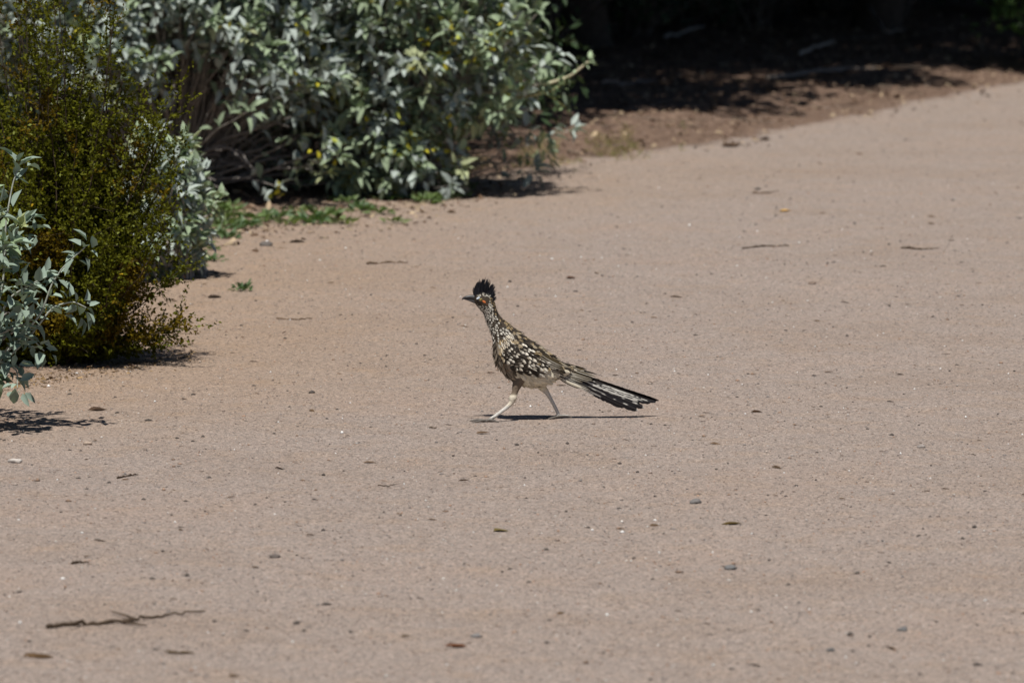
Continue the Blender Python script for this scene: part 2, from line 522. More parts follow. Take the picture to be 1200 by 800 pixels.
def silver_bush(name, loc, rx, ry, cz, rz, n_tips, L, seed, skip=None, zmin=.04, leaves_per=13, extra=None, green=.15, flowers=0, tone=(1, 1, 1)):
    rng = np.random.default_rng(seed)
    root = empty(name, loc)
    gs, gl, gf = Geo(), Geo(), Geo()
    base = np.array([0, 0, 0.0])
    tips = []
    while len(tips) < n_tips:
        d = rnd_dir(rng, 1)[0]
        f = rng.choice([1.0, rng.uniform(.6, 1)], p=[.62, .38])
        f *= 1 + .3 * (vnoise(np.array(d[0] * 2.7 + 5), np.array(d[2] * 2.7 + d[1]), seed) * 2)
        p = np.array([d[0] * rx, d[1] * ry, cz + d[2] * rz]) * np.array([f, f, 1]) + np.array([0, 0, (f - 1) * rz * d[2]])
        if p[2] < zmin: continue
        if skip and skip(p, rng): continue
        tips.append((p, d))
    for k, (p, d) in enumerate(tips):
        b = base + np.array([rng.normal(0, .05), rng.normal(0, .05), -.02])
        mid = (b + p) / 2 * np.array([.85, .85, 1]) + np.array([0, 0, rng.uniform(.0, .12)]) + rng.normal(0, .03, 3)
        pts = bezier(b, mid, p, 9)
        pts[1:-1] += rng.normal(0, .006, (7, 3))
        if k % 2 == 0 or p[2] < .3:
            gs.tube(pts, np.linspace(.0055, .0016, 9), np.array((.30, .275, .25)) * rng.uniform(.6, 1.2), 4, cap=False)
        ax = nrm(pts[-1] - pts[-3] + d * .05 + np.array([0, 0, .01]))
        col = SILVER * rng.uniform(.85, 1.12) * np.array(tone)
        r_ = rng.random()
        if r_ < green: col = col * .3 + GREENISH * .7
        elif r_ > .90: col = col * .4 + np.array((.34, .36, .10)) * .6
        elif r_ > .86: col = col * .55
        nl = int(leaves_per * rng.uniform(.6, 1.3))
        rosette(gl, rng, p, ax, nl, L, .44, col)
        for q in (-2, -3):
            rosette(gl, rng, pts[q], ax, max(2, nl // 3), L, .44, col, 1.4)
        if rng.random() < flowers:
            c = np.where(rng.random((5, 1)) < .6, YELLOW, np.array((.38, .42, .08)))
            geo_leaves(gl, rng, p + rng.normal(0, .03, (5, 3)), rnd_dir(rng, 5), rnd_dir(rng, 5), L * .5, L * .3, c)
    if extra: extra(gs, gl, rng)
    for q in range(max(8, n_tips // 5)):           # bare dead stems inside
        a = rng.uniform(0, 6.28); r_ = rng.uniform(.4, 1.0)
        p = np.array([math.cos(a) * rx * r_, math.sin(a) * ry * r_, rng.uniform(.03, cz + .15)])
        pts = bezier(base, np.array([p[0] * .5, p[1] * .5, p[2] + rng.uniform(.0, .2)]), p, 8)
        pts[1:] += rng.normal(0, .01, (7, 3))
        gs.tube(pts, np.linspace(.006, .0015, 8), np.array((.33, .30, .275)) * rng.uniform(.6, 1.25), 4, cap=False)
    link('branches', gs.mesh('branches', True), M_BARK, root)
    link('foliage', gl.mesh('foliage'), M_LEAF_SILVER, root)
    return root


def spray(gs, gl, rng, pts, L, col=SILVER, r0=.003, per=3, start=.25, stem=(.34, .36, .30)):
    """a single leafy shoot along pts (local coordinates)"""
    pts = np.asarray(pts, float)
    t = np.linspace(0, 1, len(pts)); tt = np.linspace(0, 1, 4 * len(pts))
    p = np.stack([np.interp(tt, t, pts[:, k]) for k in range(3)], -1)
    p[1:-1] = (p[:-2] + p[1:-1] * 2 + p[2:]) / 4
    gs.tube(p, np.linspace(r0, r0 * .4, len(p)), np.array(stem), 5, cap=False)
    T = nrm(np.gradient(p, axis=0))
    for k in range(int(start * len(p)), len(p)):
        rosette(gl, rng, p[k], T[k], per if k < len(p) - 2 else per + 3, L, .5, col * rng.uniform(.9, 1.1), 1.1)


# -- the big silver bush beside the dark shade
YA = 21.3
cA = np.array([at(455, 200, YA)[0], YA, 0.0]); cA[2] = float(gz(cA[0], cA[1]))


def extraA(gs, gl, rng):
    def loc(px, py, y=YA - .15): return at(px, py, y) - cA
    spray(gs, gl, rng, [loc(560, 110, YA), loc(600, 104, YA), loc(640, 99), loc(668, 90), loc(690, 72)], .03, SILVER * np.array((.9, 1, .7)), .010, 1, .6, (.50, .46, .32))
    spray(gs, gl, rng, [loc(590, 115), loc(625, 112), loc(650, 105), loc(662, 96)], .028, GREENISH, .007, 1, .5, (.30, .28, .15))
    spray(gs, gl, rng, [loc(585, 100), loc(630, 106), loc(650, 116), loc(665, 128)], .024, GREENISH, .003, 2, .5, (.30, .30, .12))
    spray(gs, gl, rng, [loc(540, 60), loc(565, 40), loc(582, 20), loc(590, -10)], .035, GREENISH * 1.1, .004, 2, .3, (.30, .30, .12))
    spray(gs, gl, rng, [loc(540, 90), loc(560, 75), loc(575, 55), loc(590, 45)], .03, np.array((.3, .33, .05)), .003, 2, .4, (.30, .30, .12))


def skipA(p, rng):
    # thin out the low front left where bare stems and darkness show
    if p[2] < .34 and p[0] < -.2: return rng.random() < .9
    if p[0] > .52: return rng.random() < .8
    if p[2] < .30 and p[0] > .28: return p[2] < .2 or rng.random() < .6
    return False


A = silver_bush('brittlebush', cA,   .55, .5, .30, .95, 900, .058, 11, skipA, leaves_per=12, extra=extraA, green=.48, flowers=.34)
tag(A, 'large silver-leaved bush with yellow specks and one bare shoot reaching right into dark shade', 'bush', 'silver-leaved bushes')

YB = 20.95
cB = np.array([at(205, 200, YB)[0], YB, 0.0]); cB[2] = float(gz(cB[0], cB[1]))


def skipB(p, rng):
    if p[2] < .44 + .06 * math.sin(p[0] * 9): return rng.random() < (.97 if p[0] < .25 else .8)
    return False


B = silver_bush('brittlebush', cB, .66, .55, .38, .95, 900, .058, 12, skipB, leaves_per=12, green=.2, flowers=.05)
tag(B, 'pale grey-leaved bush with exposed bare stems, behind the olive bush in the upper left corner', 'bush', 'silver-leaved bushes')

# -- small silver bush tucked behind the olive bush
YC = 17.7
cC = np.array([at(196, 300, YC)[0], YC, 0.0]); cC[2] = float(gz(cC[0], cC[1]))
Cb = silver_bush('brittlebush', cC,   .13, .14, .22, .23, 110, .05, 13, None, .02, 9, green=.3)
tag(Cb, 'small pale silver bush poking out at the right edge of the olive bush', 'bush', 'silver-leaved bushes')

# -- silver shoots at the left edge, in focus
YD = 13.75
cD = np.array([at(-75, 500, YD)[0], YD, 0.0]); cD[2] = float(gz(cD[0], cD[1]))


def extraD(gs, gl, rng):
    def loc(q, dy): return at(q[0], q[1], YD + dy) - cD
    runs = [([(-75, 500), (-30, 440), (15, 405), (48, 368), (60, 335), (78, 312), (98, 290)], -.05),
            ([(-75, 500), (-20, 445), (30, 400), (62, 362), (85, 352), (100, 360)], .06),
            ([(-75, 500), (-20, 420), (5, 330), (8, 260), (14, 215), (20, 195)], .1),
            ([(-75, 500), (-10, 400), (10, 350), (35, 335), (55, 322)], -.1),
            ([(-75, 500), (-30, 430), (5, 425), (22, 432), (20, 452)], -.15),
            ([(-75, 500), (-30, 450), (0, 400), (10, 385), (40, 398), (52, 412)], .0),
            ([(-75, 500), (-40, 400), (-10, 310), (5, 290), (22, 285)], -.05)]
    for pts, dy in runs:
        n = len(pts)
        spray(gs, gl, rng, [loc(p, dy * k / n) + (rng.normal(0, .004, 3) if k else 0) for k, p in enumerate(pts)], .042, SILVER * np.array((.68, .76, .68)), .0036, 1, .38, (.36, .38, .33))


Db = silver_bush('brittlebush', cD,   .25, .25, .30, .27, 110, .042, 14, lambda p, r: p[0] > .27, .1, 8, extra=extraD, green=.25, tone=(.66, .74, .64))
tag(Db, 'sharp silver-leaved shoots entering at the left edge, nearest the camera', 'bush', 'silver-leaved bushes')


# -- creosote (olive) bush
YE = 15.25
cE = np.array([at(60, 400, YE)[0], YE, 0.0]); cE[2] = float(gz(cE[0], cE[1]))
SPRIGS = [(207, 118), (198, 130), (214, 165), (204, 175), (188, 150), (128, -5), (112, 8), (120, 40), (104, 30), (190, 230), (178, 260), (205, 402), (190, 396), (200, 384), (168, 400), (150, 412), (60, -10), (40, 20), (80, 60), (140, 85), (175, 380), (120, 425), (90, 430)] * 1


def creosote(loc, seed):
    rng = np.random.default_rng(seed)
    root = empty('creosote_bush', loc)
    gs, gl, gf = Geo(), Geo(), Geo()
    P, Dd = [], []
    nst = 330
    for k in range(nst):
        a = rng.uniform(0, 6.28)
        u = rng.random()
        if k < 190: h = rng.uniform(.25, .70) if k % 11 else rng.uniform(.75, 1.2); r_ = rng.uniform(.05, .33) * (1 if k % 5 else 1.35)
        else: h = rng.uniform(.05, .4); r_ = rng.uniform(.1, .30)
        if h > .85: r_ *= .7
        if math.cos(a) > .3: r_ *= .82
        tip = np.array([math.cos(a) * r_, math.sin(a) * r_, h])
        if k >= 190 and math.cos(a) > .3: tip[0] *= 1.05
        b = np.array([math.cos(a), math.sin(a), 0]) * .04 + np.array([rng.normal(0, .03), rng.normal(0, .03), -.02])
        mid = np.array([tip[0] * .75, tip[1] * .75, h * .45])
        if k < len(SPRIGS): tip = at(*SPRIGS[k], YE + rng.normal(0, .06)) - cE; mid = np.array([tip[0] * .6, tip[1], tip[2] * .5])
        pts = bezier(b, mid, tip, 12)
        pts[1:] += np.cumsum(rng.normal(0, .006, (11, 3)), 0)
        gs.tube(pts, np.linspace(.005 if k < 60 else .003, .0007, 12), np.array((.075, .055, .038)) * rng.uniform(.6, 1.3), 4, cap=False)
        lo = .3 if h > .4 else .2
        for s in range(int(lo * 12), 12):
            for q in range(4):      # short side twigs
                p0 = pts[s]
                dd = nrm(nrm(pts[min(s + 1, 11)] - pts[s - 1]) * .6 + rng.normal(0, .6, 3))
                l = rng.uniform(.03, .10)
                m = 9
                tt = np.linspace(.1, 1, m)[:, None]
                tw = p0 + dd * l * tt + np.array([0, 0, .02]) * tt ** 2 + rng.normal(0, .002, (m, 3))
                P.append(np.repeat(tw, 2, 0)); Dd.append(nrm(dd * .9 + rng.normal(0, .8, (2 * m, 3))))
                if q == 0: gs.tube(np.array([p0, p0 + dd * l]), [.0010, .0005], (.08, .065, .04), 3, cap=False)
    P = np.concatenate(P); Dd = np.concatenate(Dd)
    ok = P[:, 2] > .006
    P, Dd = P[ok], Dd[ok]
    n = len(P)
    N = nrm(rnd_dir(rng, n) + np.array([0, -.2, .4]))
    k = rng.random((n, 1))
    # twig-sized patches of older bronze growth
    pat = (vnoise(P[:, 0] * 9 + 3, P[:, 2] * 9, 5) + vnoise(P[:, 1] * 11, P[:, 2] * 13, 6))[:, None]
    C = np.where(pat > .22, (.128, .090, .004), (.094, .100, .005)) * rng.uniform(.6, 1.35, (n, 1))
    C = np.where(k > .97, (.22, .25, .06), C)
    L = rng.uniform(.008, .015, n)
    small_leaves(gl, P, Dd, N, L, L * .55, C)
    m = 260
    s = rng.integers(0, n, m)
    geo_leaves(gf, rng, P[s], rnd_dir(rng, m), rnd_dir(rng, m), .012, .010, np.array((.55, .36, .02)) * rng.uniform(.6, 1.1, (m, 1)))
    link('branches', gs.mesh('branches'), M_BARK, root)
    link('foliage', gl.mesh('foliage'), M_LEAF_OLIVE, root)
    tag(link('flowers', gf.mesh('flowers'), M_LEAF_GREEN, root), kind='stuff')
    return root


E = creosote(cE, 21)
tag(E, 'olive-green fine-leaved bush with tiny yellow flowers, its low twigs shading the path', 'bush')


# -- low green weeds between the bushes and the path
def weed_mesh(seed, n, L, col):
    rng = np.random.default_rng(seed)
    g = Geo()
    a = rng.random(n) * 6.28
    r_ = rng.random(n) * .035
    P = np.stack([np.cos(a) * r_, np.sin(a) * r_, rng.random(n) * .012], -1)
    D = nrm(np.stack([np.cos(a), np.sin(a), rng.uniform(.1, 1.3, n)], -1))
    geo_leaves(g, rng, P, D, nrm(rng.normal(0, .4, (n, 3)) + np.array([0, 0, 1])), L * rng.uniform(.6, 1.2, n), L * .4, np.array(col) * rng.uniform(.7, 1.25, (n, 1)), curl=.2)
    for k in range(4):
        q = P[k]
        g.tube(np.array([[0, 0, -.004], q * .5 + [0, 0, .01], q + [0, 0, .012]]), [.0012, .001, .0008], np.array(col) * .8, 3)
    me = g.mesh('weed'); me.materials.append(M_LEAF_GREEN)
    return me


weeds = [weed_mesh(1, 26, .030, (.13, .19, .07)), weed_mesh(2, 34, .026, (.11, .18, .08)), weed_mesh(3, 18, .034, (.17, .21, .09))]
rw2 = random.Random(9)
spots = [(222, 272, 0, 1.1), (236, 262, 1, 1.2), (250, 278, 1, 1.0), (262, 268, 2, 1.0), (208, 292, 0, 1.0), (247, 310, 1, .9), (283, 268, 1, 1.2), (300, 262, 0, 1.1),
         (322, 258, 1, 1.2), (338, 264, 2, .9), (366, 262, 1, 1.3), (380, 258, 0, 1.1), (402, 263, 2, 1.0), (424, 248, 1, 1.0), (446, 252, 0, .9), (462, 262, 2, .8),
         (498, 240, 0, 1.0), (520, 236, 2, .9), (540, 228, 0, .8), (196, 330, 2, 1.2), (194, 310, 0, 1.2), (214, 250, 1, 1.2), (272, 250, 0, .9), (352, 250, 2, .8), (406, 240, 0, .7), (176, 322, 1, 1.2), (230, 290, 2, .9)]
spots += [(235 + u_ * 320, 272 - u_ * 40 - rw2.uniform(0, 16), i_ % 3, rw2.uniform(.4, .8)) for i_, u_ in ((i_, rw2.random()) for i_ in range(30))] + [(205 + rw2.uniform(0, 75), rw2.uniform(245, 318), i_ % 3, rw2.uniform(.6, 1.1)) for i_ in range(16)]
single = {(247, 310): 'small dark green weed standing clear in front of the weed patch beside the bushes'}
rw = random.Random(4)
for (px, py, k, s) in spots:
    p = ground(px, py)
    o = bpy.data.objects.new('weed', weeds[k]); COL.objects.link(o)
    o.location = (p[0], p[1], float(gz(p[0], p[1]))); o.rotation_euler = (0, 0, rw.uniform(0, 6)); o.scale = (s * 1.35, s * 1.35, s * rw.uniform(1.0, 1.6))
    tag(o, single.get((px, py), 'low green weed in the straggling row below the silver bushes'), 'weed', 'weeds along the path edge')
p = ground(284, 342)
o = bpy.data.objects.new('weed', weeds[1]); COL.objects.link(o)
o.location = (p[0], p[1], float(gz(p[0], p[1]))); o.scale = (.9, .9, 1.2)
tag(o, 'lone tiny green weed out on the bare path below the weed row', 'weed')


# ------------------------------------------------------------------ trees and thicket that throw the dark shade
def tree_parts(seed, crown_r, z0, z1, n_leaf, leaf):
    rng = np.random.default_rng(seed)
    gt, gc = Geo(), Geo()
    hub = np.array([rng.normal(0, .1), rng.normal(0, .1), z0 * .9])
    pts = bezier(np.array([0, 0, -.1]), np.array([rng.normal(0, .2), rng.normal(0, .2), z0 * .5]), hub, 8)
    gt.tube(pts, np.linspace(.16, .09, 8), (.075, .06, .048), 9, cap=False)
    clumps = []
    for k in range(54):
        a = k * 2.39996; r_ = crown_r * math.sqrt((k + .5) / 54) * .9
        t = rng.random()
        tip = np.array([math.cos(a) * r_, math.sin(a) * r_, z0 + (z1 - z0) * (t * (1 - .35 * (r_ / crown_r) ** 2)) + .25])
        lp = bezier(hub, (hub + tip) / 2 + np.array([0, 0, .35]), tip, 8)
        lp[1:] += rng.normal(0, .03, (7, 3))
        gt.tube(lp, np.linspace(.06, .012, 8), (.075, .06, .048), 6, cap=False)
        clumps.append((tip, rng.uniform(.45, .85)))
    per = n_leaf // len(clumps)
    for c, r_ in clumps:
        v = rnd_dir(rng, per) * (rng.random((per, 1)) ** .5) * r_ * np.array([1.15, 1.15, .6])
        P = c + v
        P[:, 2] = np.maximum(P[:, 2], z0 - .25)
        C = np.array((.045, .075, .022)) * rng.uniform(.6, 1.4, (per, 1)) * rng.uniform(.8, 1.25)
        small_leaves(gc, P, rnd_dir(rng, per), nrm(rnd_dir(rng, per) + np.array([0, 0, .9])), leaf * rng.uniform(.7, 1.2, per), leaf * .6, C)
    return gt.mesh('trunk', True), gc.mesh('crown')


def place_tree(name, tm, cm, loc, rz, s, label, group, trunk='trunk', crown='crown'):
    root = empty(name, loc)
    root.rotation_euler = (0, 0, rz); root.scale = (s, s, s)
    link(trunk, tm, M_BARK, root); link(crown, cm, M_LEAF_GREEN, root)
    tag(root, label, 'tree' if 'tree' in name else 'bush', group)
    return root


T1 = tree_parts(31, 3.3, 1.5, 4.4, 46000, .13)
T2 = tree_parts(32, 3.4, 1.4, 4.8, 46000, .13)
L0, L1 = np.array([.30, 27.0]), np.array([2.75, 31.4])
ld = nrm(L1 - L0); ln = np.array([-ld[1], ld[0]])
rt = random.Random(7)
k = 0
for off in (1.62, 5.2, 9.2, 13.6):
    for t in np.arange(-7.5 + off * .3, 19, 2.6 if off < 2 else 3.4):
        q = L0 + ld * (t + rt.uniform(-.3, .3)) + ln * (off + rt.uniform(-.2, .2))
        if t < -2.6: q = q + ln * min(1.5, (-2.6 - t) * .8)
        if q[1] < 20.5: continue
        tm, cm = (T1, T2)[k % 2]; k += 1
        place_tree('shade_tree', tm, cm, (q[0], q[1], float(gz(q[0], q[1]))), rt.uniform(0, 6), rt.uniform(.95, 1.1),
                   'dark dense tree shading the ground beyond the path', 'trees beyond the path')


def thicket_parts(seed, r_, h, n, leaf, col, zlo=.03):
    rng = np.random.default_rng(seed)
    gt, gc = Geo(), Geo()
    for k in range(46):
        a = rng.uniform(0, 6.28); q = r_ * math.sqrt(rng.random())
        tip = np.array([math.cos(a) * q, math.sin(a) * q, h * rng.uniform(.2, 1.0)])
        pts = bezier(np.array([rng.normal(0, .06), rng.normal(0, .06), -.03]), tip * np.array([.4, .4, .7]), tip, 8)
        pts[1:] += rng.normal(0, .015, (7, 3))
        gt.tube(pts, np.linspace(.012, .003, 8), np.array((.16, .135, .115)) * rng.uniform(.5, 1.4), 4, cap=False)
        m = n // 46
        P = tip + rnd_dir(rng, m) * rng.random((m, 1)) * .28 * np.array([1, 1, .8])
        P = P[P[:, 2] > zlo]; m = len(P)
        if not m: continue
        small_leaves(gc, P, rnd_dir(rng, m), rnd_dir(rng, m) + np.array([0, 0, .6]), leaf * rng.uniform(.6, 1.3, m), leaf * .4, np.array(col) * rng.uniform(.5, 1.5, (m, 1)))
    return gt.mesh('branches', True), gc.mesh('foliage')


H1 = thicket_parts(41, .75, 1.3, 4200, .07, (.045, .075, .05))
H2 = thicket_parts(42, .85, 1.5, 4200, .06, (.04, .07, .03))
k = 0
for (x_, y_) in ((-1.75, 22.15), (-1.3, 22.05), (-.85, 22.2), (-.5, 22.3), (-1.55, 22.75), (-1.0, 22.9), (-.62, 23.3), (-2.1, 22.6), (-1.3, 23.6), (-.7, 23.9)):  # dark bushes added to keep sunlit litter from showing through the hollow
    tm, cm = (H1, H2)[k % 2]; k += 1
    place_tree('thicket_bush', tm, cm, (x_, y_, float(gz(x_, y_))), rt.uniform(0, 6), .8,
               'added dark bush closing off the black hollow behind the silver bushes', 'bushes in the dark thicket', 'branches', 'foliage')
for off, st in ((1.9, 1.5), (2.7, 1.9), (4.2, 2.3), (6.5, 2.8)):
    for t in np.arange(-4.5, 12, st):
        q = L0 + ld * (t + rt.uniform(-.4, .4)) + ln * (off + rt.uniform(-.35, .35))
        if abs(q[0]) > .11 * q[1] + 1.2 or q[1] < 23.2: continue
        tm, cm = (H1, H2)[k % 2]; k += 1
        place_tree('thicket_bush', tm, cm, (q[0], q[1], float(gz(q[0], q[1]))), rt.uniform(0, 6), rt.uniform(.75, 1.1),
                   'added dark bush closing off the black hollow behind the silver bushes', 'bushes in the dark thicket', 'branches', 'foliage')
# the bush catching light at the top right
H3 = thicket_parts(43, .36, .85, 3200, .06, (.10, .19, .05), .17)
q = at(1258, 40, 29.6)
o = place_tree('leafy_bush', *H3, (q[0], q[1], float(gz(q[0], q[1]))), 1.0, 1.0, 'bright green leafy bush catching the light in the top right corner', None, 'branches', 'foliage')

# fallen grey branches lying in the shade
def branch(name, pts_px, r0, col, label, lift=.01, Y=None, sub=None, mat=M_BARK, group=None, cat='branch', seed=0):
    rng = np.random.default_rng(seed + 100)
    P = []
    for q in pts_px:
        p = ground(q[0], q[1]) if Y is None else at(q[0], q[1], Y)
        if Y is None: p[2] = float(gz(p[0], p[1])) + lift + (q[2] if len(q) > 2 else 0)
        P.append(p)
    P = np.array(P); c = P[0].copy(); P = P - c
    t = np.linspace(0, 1, len(P)); tt = np.linspace(0, 1, 5 * len(P))
    p = np.stack([np.interp(tt, t, P[:, k]) for k in range(3)], -1)
    p[1:-1] += rng.normal(0, r0 * .45, (len(p) - 2, 3))
    g = Geo()
    r_ = r0 * np.interp(tt, [0, .5, 1], [1, .85, .35]) * rng.uniform(.75, 1.25, len(tt))
    g.tube(p, r_, np.array(col), 7)
    for (f, dx, dy) in (sub or []):
        k = int(f * (len(p) - 1)); d = np.array([dx, dy, 0.0])
        pp = np.array([p[k], p[k] + d * .5 + rng.normal(0, r0 * .3, 3), p[k] + d]); pp[1:, 2] = p[k][2] + r0 * .3
        g.tube(pp, [r0 * .7, r0 * .5, r0 * .25], np.array(col) * 1.1, 5)
    o = link(name, g.mesh(name, True), mat)
    o.location = c
    tag(o, label, cat, group)
    return o


branch('fallen_branch', [(938, 84), (958, 78), (978, 73)], .012, (.42, .38, .34), 'pale grey branch piece lying in the dark shade', .05, seed=1)
branch('fallen_branch', [(780, 62), (805, 56), (825, 52)], .012, (.36, .33, .30), 'short grey branch piece deep in the shade, left of the pale one', .05, seed=2)
branch('fallen_branch', [(1000, 36, .1), (1018, 48, .08), (1036, 64, .03), (1060, 60, .0)], .009, (.26, .24, .22), 'bent leaning branch against the dark thicket', .06, seed=3)
branch('fallen_branch', [(900, 104), (960, 98), (1030, 93)], .014, (.22, .19, .165), 'long grey branch lying along the shade line beyond the litter', .02, seed=4, sub=[(.4, .2, .1)])
branch('fallen_branch', [(706, 120), (735, 113), (770, 108), (790, 112)], .010, (.25, .2, .17), 'curved brown branch lying where the litter meets the shade', .02, seed=5)

# ------------------------------------------------------------------ twigs, stones and scraps on the path
DK = (.055, .038, .026)
branch('twig', [(55, 739), (75, 737), (98, 736), (120, 735), (150, 733), (172, 728), (200, 725), (240, 722)], .0042, (.07, .05, .035), 'long crooked dark twig lying at the lower left of the path', .004, cat='twig', seed=6, group='twigs on the path',
       sub=[(.3, -.02, -.05), (.55, .05, -.06), (.62, -.05, .09)])
tw = [((870, 292), (925, 289), .0035, 'dark twig on the far path, the left one of the upper pair'),
      ((1056, 289), (1100, 290), .0035, 'dark twig on the far path at the right, beside a dark crumb'),
      ((138, 557), (162, 553), .0028, 'short black twig on the path below the leftmost shadow'),
      ((443, 565), (468, 563), .0014, 'hair-thin dark stem curved on the path left of the bird'),
      ((84, 664), (104, 664), .003, 'short dark stub of twig above the long crooked twig'),
      ((325, 374), (366, 374), .003, 'thin brown twig on the path left of the bird at beak height'),
      ((430, 313), (478, 311), .004, 'pale brown twig on the path below the weeds'),
      ((882, 228), (912, 226), .004, 'short brown twig far up the path towards the shade')]
for k, (a, b, r_, lab) in enumerate(tw):
    m = ((a[0] + b[0]) / 2, (a[1] + b[1]) / 2 + (1.5 if k % 2 else -1))
    branch('twig', [a, m, b], r_, np.array(DK) * (1 if k < 5 else 2.6), lab, .002, cat='twig', seed=20 + k, group='twigs on the path')


def scrap(px, py, L, W, col, label, a=0.1, name='dry_leaf', cat='dry leaf', seed=0, n=3):
    rng = np.random.default_rng(seed + 300)
    g = Geo()
    P = rng.normal(0, L * .15, (n, 3)) * np.array([1, 1, 0]) + np.array([-L * .5, 0, 0])
    D_ = np.stack([np.full(n, math.cos(a)), rng.normal(math.sin(a), .2, n), rng.uniform(-.02, .06, n)], -1)
    L *= .75; W *= .75
    geo_leaves(g, rng, P, D_, nrm(rng.normal(0, .12, (n, 3)) + np.array([0, -.15, 1])), L, W, np.array(col) * rng.uniform(.7, 1.2, (n, 1)), curl=.03, cup=.15)
    o = link(name, g.mesh(name), M_DRY)
    p = ground(px, py); o.location = (p[0], p[1], float(gz(p[0], p[1])) + .001)
    tag(o, label, cat, 'dry scraps on the path')


for k, s in enumerate([
        (863, 612, .05, .022, (.09, .06, .02), 'dark olive dry leaf with a pale tip, on the path right of the bird', .25),
        (539, 752, .045, .018, (.14, .06, .03), 'red-brown flake of bark near the bottom of the path', 0),
        (588, 618, .035, .03, (.13, .10, .04), 'crumpled tan dry leaf on the path below the bird', .2),
        (120, 480, .055, .026, (.07, .045, .03), 'curled brown dry leaf lying beside the bush shadow', .1),
        (352, 287, .06, .05, (.05, .035, .025), 'dark clod of dry leaves just below the weed row', 0),
        (48, 772, .05, .03, (.10, .06, .03), 'small brown scrap below the long crooked twig, near the corner', .3),
        (215, 766, .05, .02, (.09, .06, .03), 'crinkled brown scrap right below the long crooked twig', 0),
        (860, 172, .10, .07, (.10, .065, .045), 'dark clump of dry leaves on the path just in front of the litter', .1),
        (670, 329, .035, .03, (.12, .07, .05), 'small brown scrap on the path beyond the bird', .1),
        (925, 249, .05, .03, (.50, .30, .09), 'orange-yellow dry petal far up the path', .1),
        (254, 350, .05, .035, (.05, .035, .025), 'dark scrap left of the lone tiny weed', .1)]):
    scrap(*s[:6], a=s[6], seed=k)


def stone(px, py, r_, col, label, seed):
    rng = np.random.default_rng(seed)
    th, ph = np.meshgrid(np.linspace(0, 2 * np.pi, 13)[:-1], np.linspace(0.05, np.pi - .05, 8))
    V = np.stack([np.cos(th) * np.sin(ph), np.sin(th) * np.sin(ph), np.cos(ph)], -1).reshape(-1, 3)
    V *= (1 + .22 * np.sin(V @ rng.normal(0, 2.5, 3))[:, None] + .12 * np.sin(V @ rng.normal(0, 5, 3))[:, None])
    V = V * np.array([1.2, .9, .62]) * r_
    F = np.array([[i * 12 + j, i * 12 + (j + 1) % 12, (i + 1) * 12 + (j + 1) % 12, (i + 1) * 12 + j] for i in range(7) for j in range(12)])
    g = Geo(); g.add(V, F, col)
    g.add(V[:12], np.array([list(range(12))]), col); g.add(V[-12:], np.array([list(range(12))[::-1]]), col)
    o = link('stone', g.mesh('stone', True), M_STONE)
    p = ground(px, py); o.location = (p[0], p[1], float(gz(p[0], p[1])) + r_ * .25)
    tag(o, label, 'stone', 'stones on the path')


for k, s in enumerate([
        (816, 588, .011, (.17, .16, .155), 'dark grey flattish stone on the path right of the bird'),
        (952, 333, .010, (.20, .15, .12), 'round brown stone alone on the far right of the path'),
        (18, 540, .012, (.5, .46, .42), 'pale cream stone near the left edge of the path'),
        (856, 663, .010, (.15, .15, .15), 'dark grey stone in the lower right, left of two small ones'),
        (1058, 733, .008, (.13, .13, .13), 'small dark stone in the bottom right, higher of two'),
        (974, 759, .007, (.12, .12, .12), 'small dark stone in the bottom right, lower of two'),
        (674, 342, .006, (.12, .10, .09), 'tiny dark stone beyond the bird'),
        (104, 519, .009, (.38, .3, .24), 'tan stone on the path below the leftmost shadow'),
        (1080, 527, .008, (.28, .25, .23), 'greyish stone at the right of the path level with the bird feet'),
        (558, 742, .009, (.19, .18, .175), 'flat grey stone above the red-brown bark flake'),
        (312, 291, .017, (.12, .105, .095), 'dark grey stone just below the weed row'),
        (322, 653, .009, (.13, .11, .10), 'dark brown stone on the lower left part of the path')]):
    stone(*s, 60 + k)

# ------------------------------------------------------------------ the roadrunner
U = 1 / 1920.0                      # one drawing unit


def loc2(x, z, y=0.0): return np.array([(x - 400) * U, y * U, (728 - z) * U])


SEC = [  # top x,z ; bottom x,z ; half width
    (92, 143, 95, 166, 7), (100, 134, 102, 176, 15), (114, 127, 112, 190, 22), (138, 122, 128, 208, 27), (165, 130, 142, 226, 28), (188, 158, 150, 247, 26),
    (203, 200, 160, 270, 24), (222, 238, 170, 296, 27), (255, 270, 182, 326, 36), (300, 303, 188, 366, 50), (345, 340, 191, 408, 62),
    (390, 368, 202, 455, 71), (430, 396, 228, 497, 75), (465, 423, 268, 533, 73), (490, 444, 322, 562, 67), (515, 461, 385, 575, 55),
    (540, 473, 440, 562, 41), (565, 485, 490, 543, 27), (600, 501, 560, 545, 13)]
SEC = np.array(SEC, float)


def catmull(A, m):
    n = len(A); out = []
    for q in np.linspace(0, n - 1, m):
        i = min(int(q), n - 2); t = q - i
        p0, p1, p2, p3 = A[max(i - 1, 0)], A[i], A[i + 1], A[min(i + 2, n - 1)]
        out.append(.5 * ((2 * p1) + (-p0 + p2) * t + (2 * p0 - 5 * p1 + 4 * p2 - p3) * t * t + (-p0 + 3 * p1 - 3 * p2 + p3) * t ** 3))
    return np.array(out)


